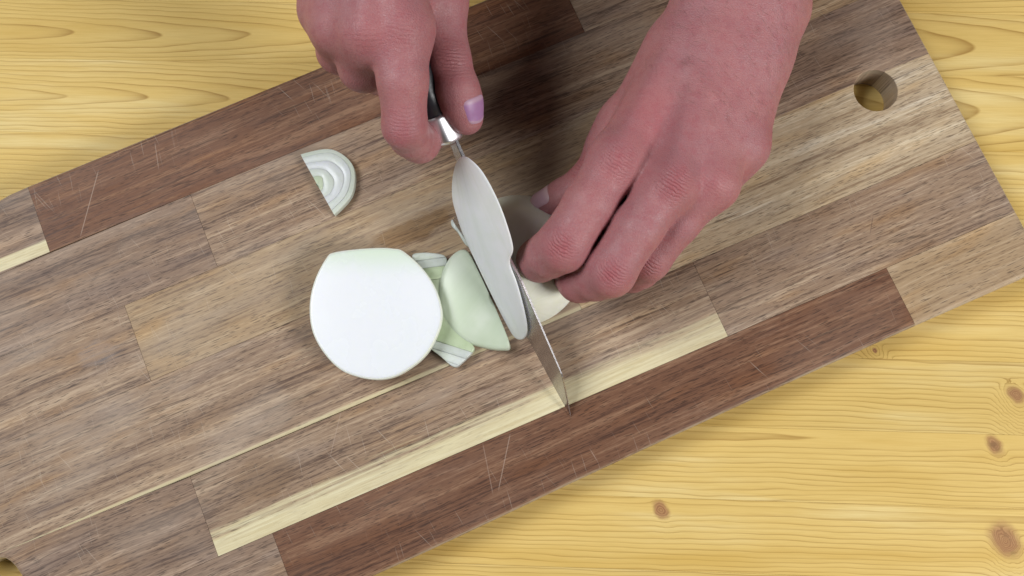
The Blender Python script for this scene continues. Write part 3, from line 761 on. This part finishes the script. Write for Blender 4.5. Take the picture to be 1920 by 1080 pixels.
# small end slice lying flat: half rings
a_, b_ = np.array(at(563, 289, 4.5)), np.array(at(626, 402, 4.5))
mid = (a_ + b_)/2; along = (b_ - a_); hl = np.linalg.norm(along)/2; along /= np.linalg.norm(along)
outw = np.cross((0, 0, 1), along); outw = outw if outw[0] > 0 else -outw
sl = empty('onion_end_slice', (mid[0], mid[1], 0)); tag(sl, 'small half round onion slice with green rings, apart on the board', 'onion slice')
lay_cols = [((0.54, 0.64, 0.45), (0.62, 0.69, 0.56)), ((0.62, 0.68, 0.61), (0.66, 0.70, 0.68)), ((0.66, 0.70, 0.69), (0.69, 0.72, 0.75)), ((0.67, 0.71, 0.72), (0.65, 0.70, 0.65)), ((0.61, 0.68, 0.56), (0.65, 0.71, 0.63))]
radii = [0.0, 0.20, 0.44, 0.68, 0.88, 1.0]
for i in range(5):
    r0, r1 = radii[i] + (0.0015 if i else 0.0), radii[i+1] - 0.0015
    mt = onion_mat('end_slice_layer_%d' % i, lay_cols[i][0], lay_cols[i][1], (0.56, 0.62, 0.52), 'layer', 0.3)
    zt = [4.9, 4.85, 4.88, 4.84, 4.6][i]; nn = 28
    def pt(r, k, z, dr=0.0):
        t = math.pi*k/(nn-1); rr = r*hl*(1 + (1-r)*0.16*math.sin(2.3*t + 5*r) + 0.012*math.sin(7*t + 3*r)) + dr
        q = mid - O*0 + along*(-math.cos(t)*rr*(1.0 - 0.04*math.sin(3*t))) + outw*(math.sin(t)*rr*1.10 + 0.03*hl*math.sin(2*t))
        return np.array([q[0], q[1], z*MM])
    rings = []
    bow = 0.4*MM
    cs = [(r0, 0.2, 0), (r1, 0.2, 0), (r1, zt-1.2, 0), (r1, zt-0.08, -0.02*MM), (r1, zt, -0.12*MM), (r0, zt, 0.12*MM if r0 else 0), (r0, zt-0.08, 0.02*MM if r0 else 0)]
    V, F = [], []
    for k in range(nn):
        for (r, z, dr) in cs: V.append(pt(r, k, z - (0.5 if (i == 4 and r == r1 and z > 1) else 0), dr) - np.array(sl.location))
    m_ = len(cs)
    for k in range(nn-1):
        for j in range(m_): F.append((k*m_+j, k*m_+(j+1) % m_, (k+1)*m_+(j+1) % m_, (k+1)*m_+j))
    F.append(tuple(range(m_))); F.append(tuple(reversed(range((nn-1)*m_, nn*m_))))
    me = mesh('layer', V, F); bm = bmesh.new(); bm.from_mesh(me); bmesh.ops.remove_doubles(bm, verts=bm.verts, dist=1e-6); bmesh.ops.recalc_face_normals(bm, faces=bm.faces); bm.to_mesh(me); bm.free()
    o = link('layer', me, mt, sl); o.data.set_sharp_from_angle(angle=math.radians(50))

def implicit(name, fn, lo, hi, h, mat, it=2, parent=None):
    V, Q = nets(grid_eval(fn, np.array(lo, float), np.array(hi, float), h), np.array(lo, float), h)
    V = relax(V, Q, it, 0.4)
    return link(name, np_mesh(name, V, Q), mat, parent)
def smax(a, b, k): return -smin(-a, -b, k)
tip_mm, nl_mm, ed_mm = tip/MM, nl, ed
def blade_side(P): return (P - tip_mm) @ nl_mm        # > 0 left of the blade
# rest of the onion under the fingers
hc = J(972, 490, 0)
hA, hB = J(915, 360, 0), J(985, 640, 0)
hN = np.cross(hB - hA, (0, 0, 1.0)); hN /= np.linalg.norm(hN); hN = hN if hN[0] < 0 else -hN
def held(P):
    q = (P - hc) / np.array([33.0, 33.5, 33.0]); r = np.linalg.norm(q, axis=1)
    d = (r - 1) * 33.0 + 0.25*np.sin(np.arctan2(q[:, 1], q[:, 2])*9)
    return smax(smax(smax(d, -(P[:, 2] - 0.15), 1.0), blade_side(P) + 1.6, 1.0), (P - hA) @ hN, 1.5)
og = implicit('onion_piece', held, hc - [36, 37, 3], hc + [37, 37, 36], 0.8, onion_mat('onion_skin_held', (0.86, 0.88, 0.74), (0.88, 0.90, 0.80), (0.78, 0.82, 0.62), 'skin', 0.3, (hc[0], hc[1]-28)))
tag(og, 'rounded remainder of the onion held under the fingertips', 'onion')
# slice lying against the cutting edge, rounded side up
lc = J(905, 560, 0)
pxl = [(868, 467), (846, 479), (829, 507), (821, 545), (825, 582), (842, 614), (872, 640), (910, 653), (940, 657), (957, 652), (946, 618), (926, 576), (904, 530), (884, 481)]
lo_ = outline3(pxl, 6.0, 5); lcn = np.array(at(925, 570, 0)); lcn[2] = 0
def lens_ring(f, g_, dome=0.0):
    out = []
    for q in lo_:
        p = lcn + (q - lcn)*f
        t = ((p - lcn) @ np.array([0.91, 0.40, 0]))/MM                       # rises towards the cut side
        top = 8.0 + 0.06*t + dome
        out.append(np.array([p[0], p[1], max(0.2, top*g_)*MM]))
    return out
ln = loop_loft([lens_ring(0.6, 0.0), lens_ring(0.96, 0.0), lens_ring(0.995, 0.3), lens_ring(1.0, 0.62), lens_ring(0.985, 0.85), lens_ring(0.955, 0.96), lens_ring(0.9, 1.0, 0.25), lens_ring(0.7, 1.0, 0.9), lens_ring(0.45, 1.0, 1.4), lens_ring(0.18, 1.0, 1.6)],
          'onion_slice', onion_mat('onion_skin_cap', (0.55, 0.63, 0.49), (0.63, 0.69, 0.58), (0.48, 0.57, 0.41), 'skin', 0.35, (60, 90)))
tag(ln, 'pale green domed onion slice lying between the half onion and the blade', 'onion slice')
# slice clinging to the flat of the blade
pxs = [(869, 294), (856, 303), (848, 335), (848, 372), (856, 404), (869, 441), (896, 500), (925, 560), (950, 609), (966, 634), (981, 636), (988, 620), (983, 585), (969, 533), (955, 493), (961, 466), (949, 420), (930, 371), (905, 325), (884, 302)]
q2 = catmull([np.array(on_blade(x, y, 0.0019)) for x, y in pxs], 5, True)
qc = np.mean(q2, 0)
def srr(f, off): return [tip + ax*(qc[0] + (q[0]-qc[0])*f) + ed*(qc[1] + (q[1]-qc[1])*f) + nl*off*MM for q in q2]
st = loop_loft([srr(0.5, 1.3), srr(0.97, 1.3), srr(1.0, 1.45), srr(1.0, 1.75), srr(0.995, 1.95), srr(0.98, 2.1), srr(0.8, 2.3), srr(0.55, 2.45), srr(0.25, 2.5)],
          'onion_slice', onion_mat('onion_flesh_blade', (0.92, 0.96, 0.97), (0.86, 0.93, 0.87), (0.70, 0.77, 0.68), 'skin', 0.6, (-26, 60)))
tag(st, 'tall white onion slice clinging upright to the side of the blade', 'onion slice')
# flat sliced layers half hidden between the two bigger pieces
def petal(name, pxo, z0, zt, mats, label, splits, fr):
    lp = outline3(pxo, zt, 4); c = np.mean(lp, 0); base = empty(name, (c[0], c[1], 0)); tag(base, label, 'onion piece')
    o = np.array(base.location)
    d = np.array(at(splits[0][0], splits[0][1], zt)) - np.array(at(splits[1][0], splits[1][1], zt)); d[2] = 0
    Ln = np.linalg.norm(d); d /= Ln; s0 = np.array(at(splits[1][0], splits[1][1], zt)) @ d
    n = len(mats)
    P = [q[:2].copy() for q in lp]
    for i in range(n):
        a, b = s0 + Ln*fr[i], s0 + Ln*fr[i+1]
        po = [np.array(q) for q in P]
        if i > 0: po = clip(po, -d[0], -d[1], -(a + 0.00005))
        if i < n-1: po = clip(po, d[0], d[1], b - 0.00005)
        if len(po) < 3: continue
        cc = np.mean(po, 0); top = zt + (0.35 if i % 2 else 0.0)
        def rg(f, z): return [np.array([cc[0] + (q[0]-cc[0])*f, cc[1] + (q[1]-cc[1])*f, z*MM]) for q in po]
        loop_loft([rg(0.97, z0), rg(1.0, z0+0.5), rg(1.0, top-0.5), rg(0.99, top-0.15), rg(0.95, top), rg(0.4, top+0.1)], 'layer', mats[i], base, o)
    return base
pm1 = onion_mat('petal_light', (0.60, 0.66, 0.58), (0.68, 0.72, 0.70), (0.48, 0.55, 0.40), 'layer')
pm2 = onion_mat('petal_green', (0.46, 0.56, 0.36), (0.55, 0.63, 0.46), (0.40, 0.48, 0.30), 'layer')
pm3 = onion_mat('petal_grey', (0.54, 0.59, 0.54), (0.60, 0.64, 0.62), (0.44, 0.49, 0.40), 'layer')
petal('onion_petal', [(772, 480), (790, 474), (815, 475), (834, 480), (838, 495), (832, 540), (822, 560), (800, 540), (785, 510)], 0.3, 5.5, [pm2, pm2, pm3, pm1], 'thin curved onion layer peeking out above the half onion and domed slice', ((802, 472), (812, 560)), [0, 0.4, 0.66, 0.84, 1.0])
petal('onion_petal', [(826, 585), (812, 625), (806, 650), (826, 668), (851, 688), (868, 678), (889, 655), (880, 640), (862, 615), (845, 595)], 0.3, 6.0, [pm2, pm3, pm1, pm3], 'cut onion layers poking out below the half onion and domed slice', ((834, 692), (868, 590)), [0, 0.58, 0.72, 0.86, 1.0])

# scraps
def scrap(px, z, label, mat, h):
    lp = outline3(px, z, 4); c = np.mean(lp, 0)
    o = loop_loft([scaled(lp, c, 0.9, 0.15), scaled(lp, c, 1.0, 0.15 + h*0.4), scaled(lp, c, 0.9, 0.15 + h*0.9), scaled(lp, c, 0.5, 0.15 + h)], 'onion_scrap', mat)
    return tag(o, label, 'onion scrap')
scrap([(846, 412), (856, 414), (866, 428), (876, 452), (882, 464), (872, 458), (858, 436), (847, 424)], 1.5, 'thin grey onion sliver on the board beside the heel of the blade', pm3, 2.6)
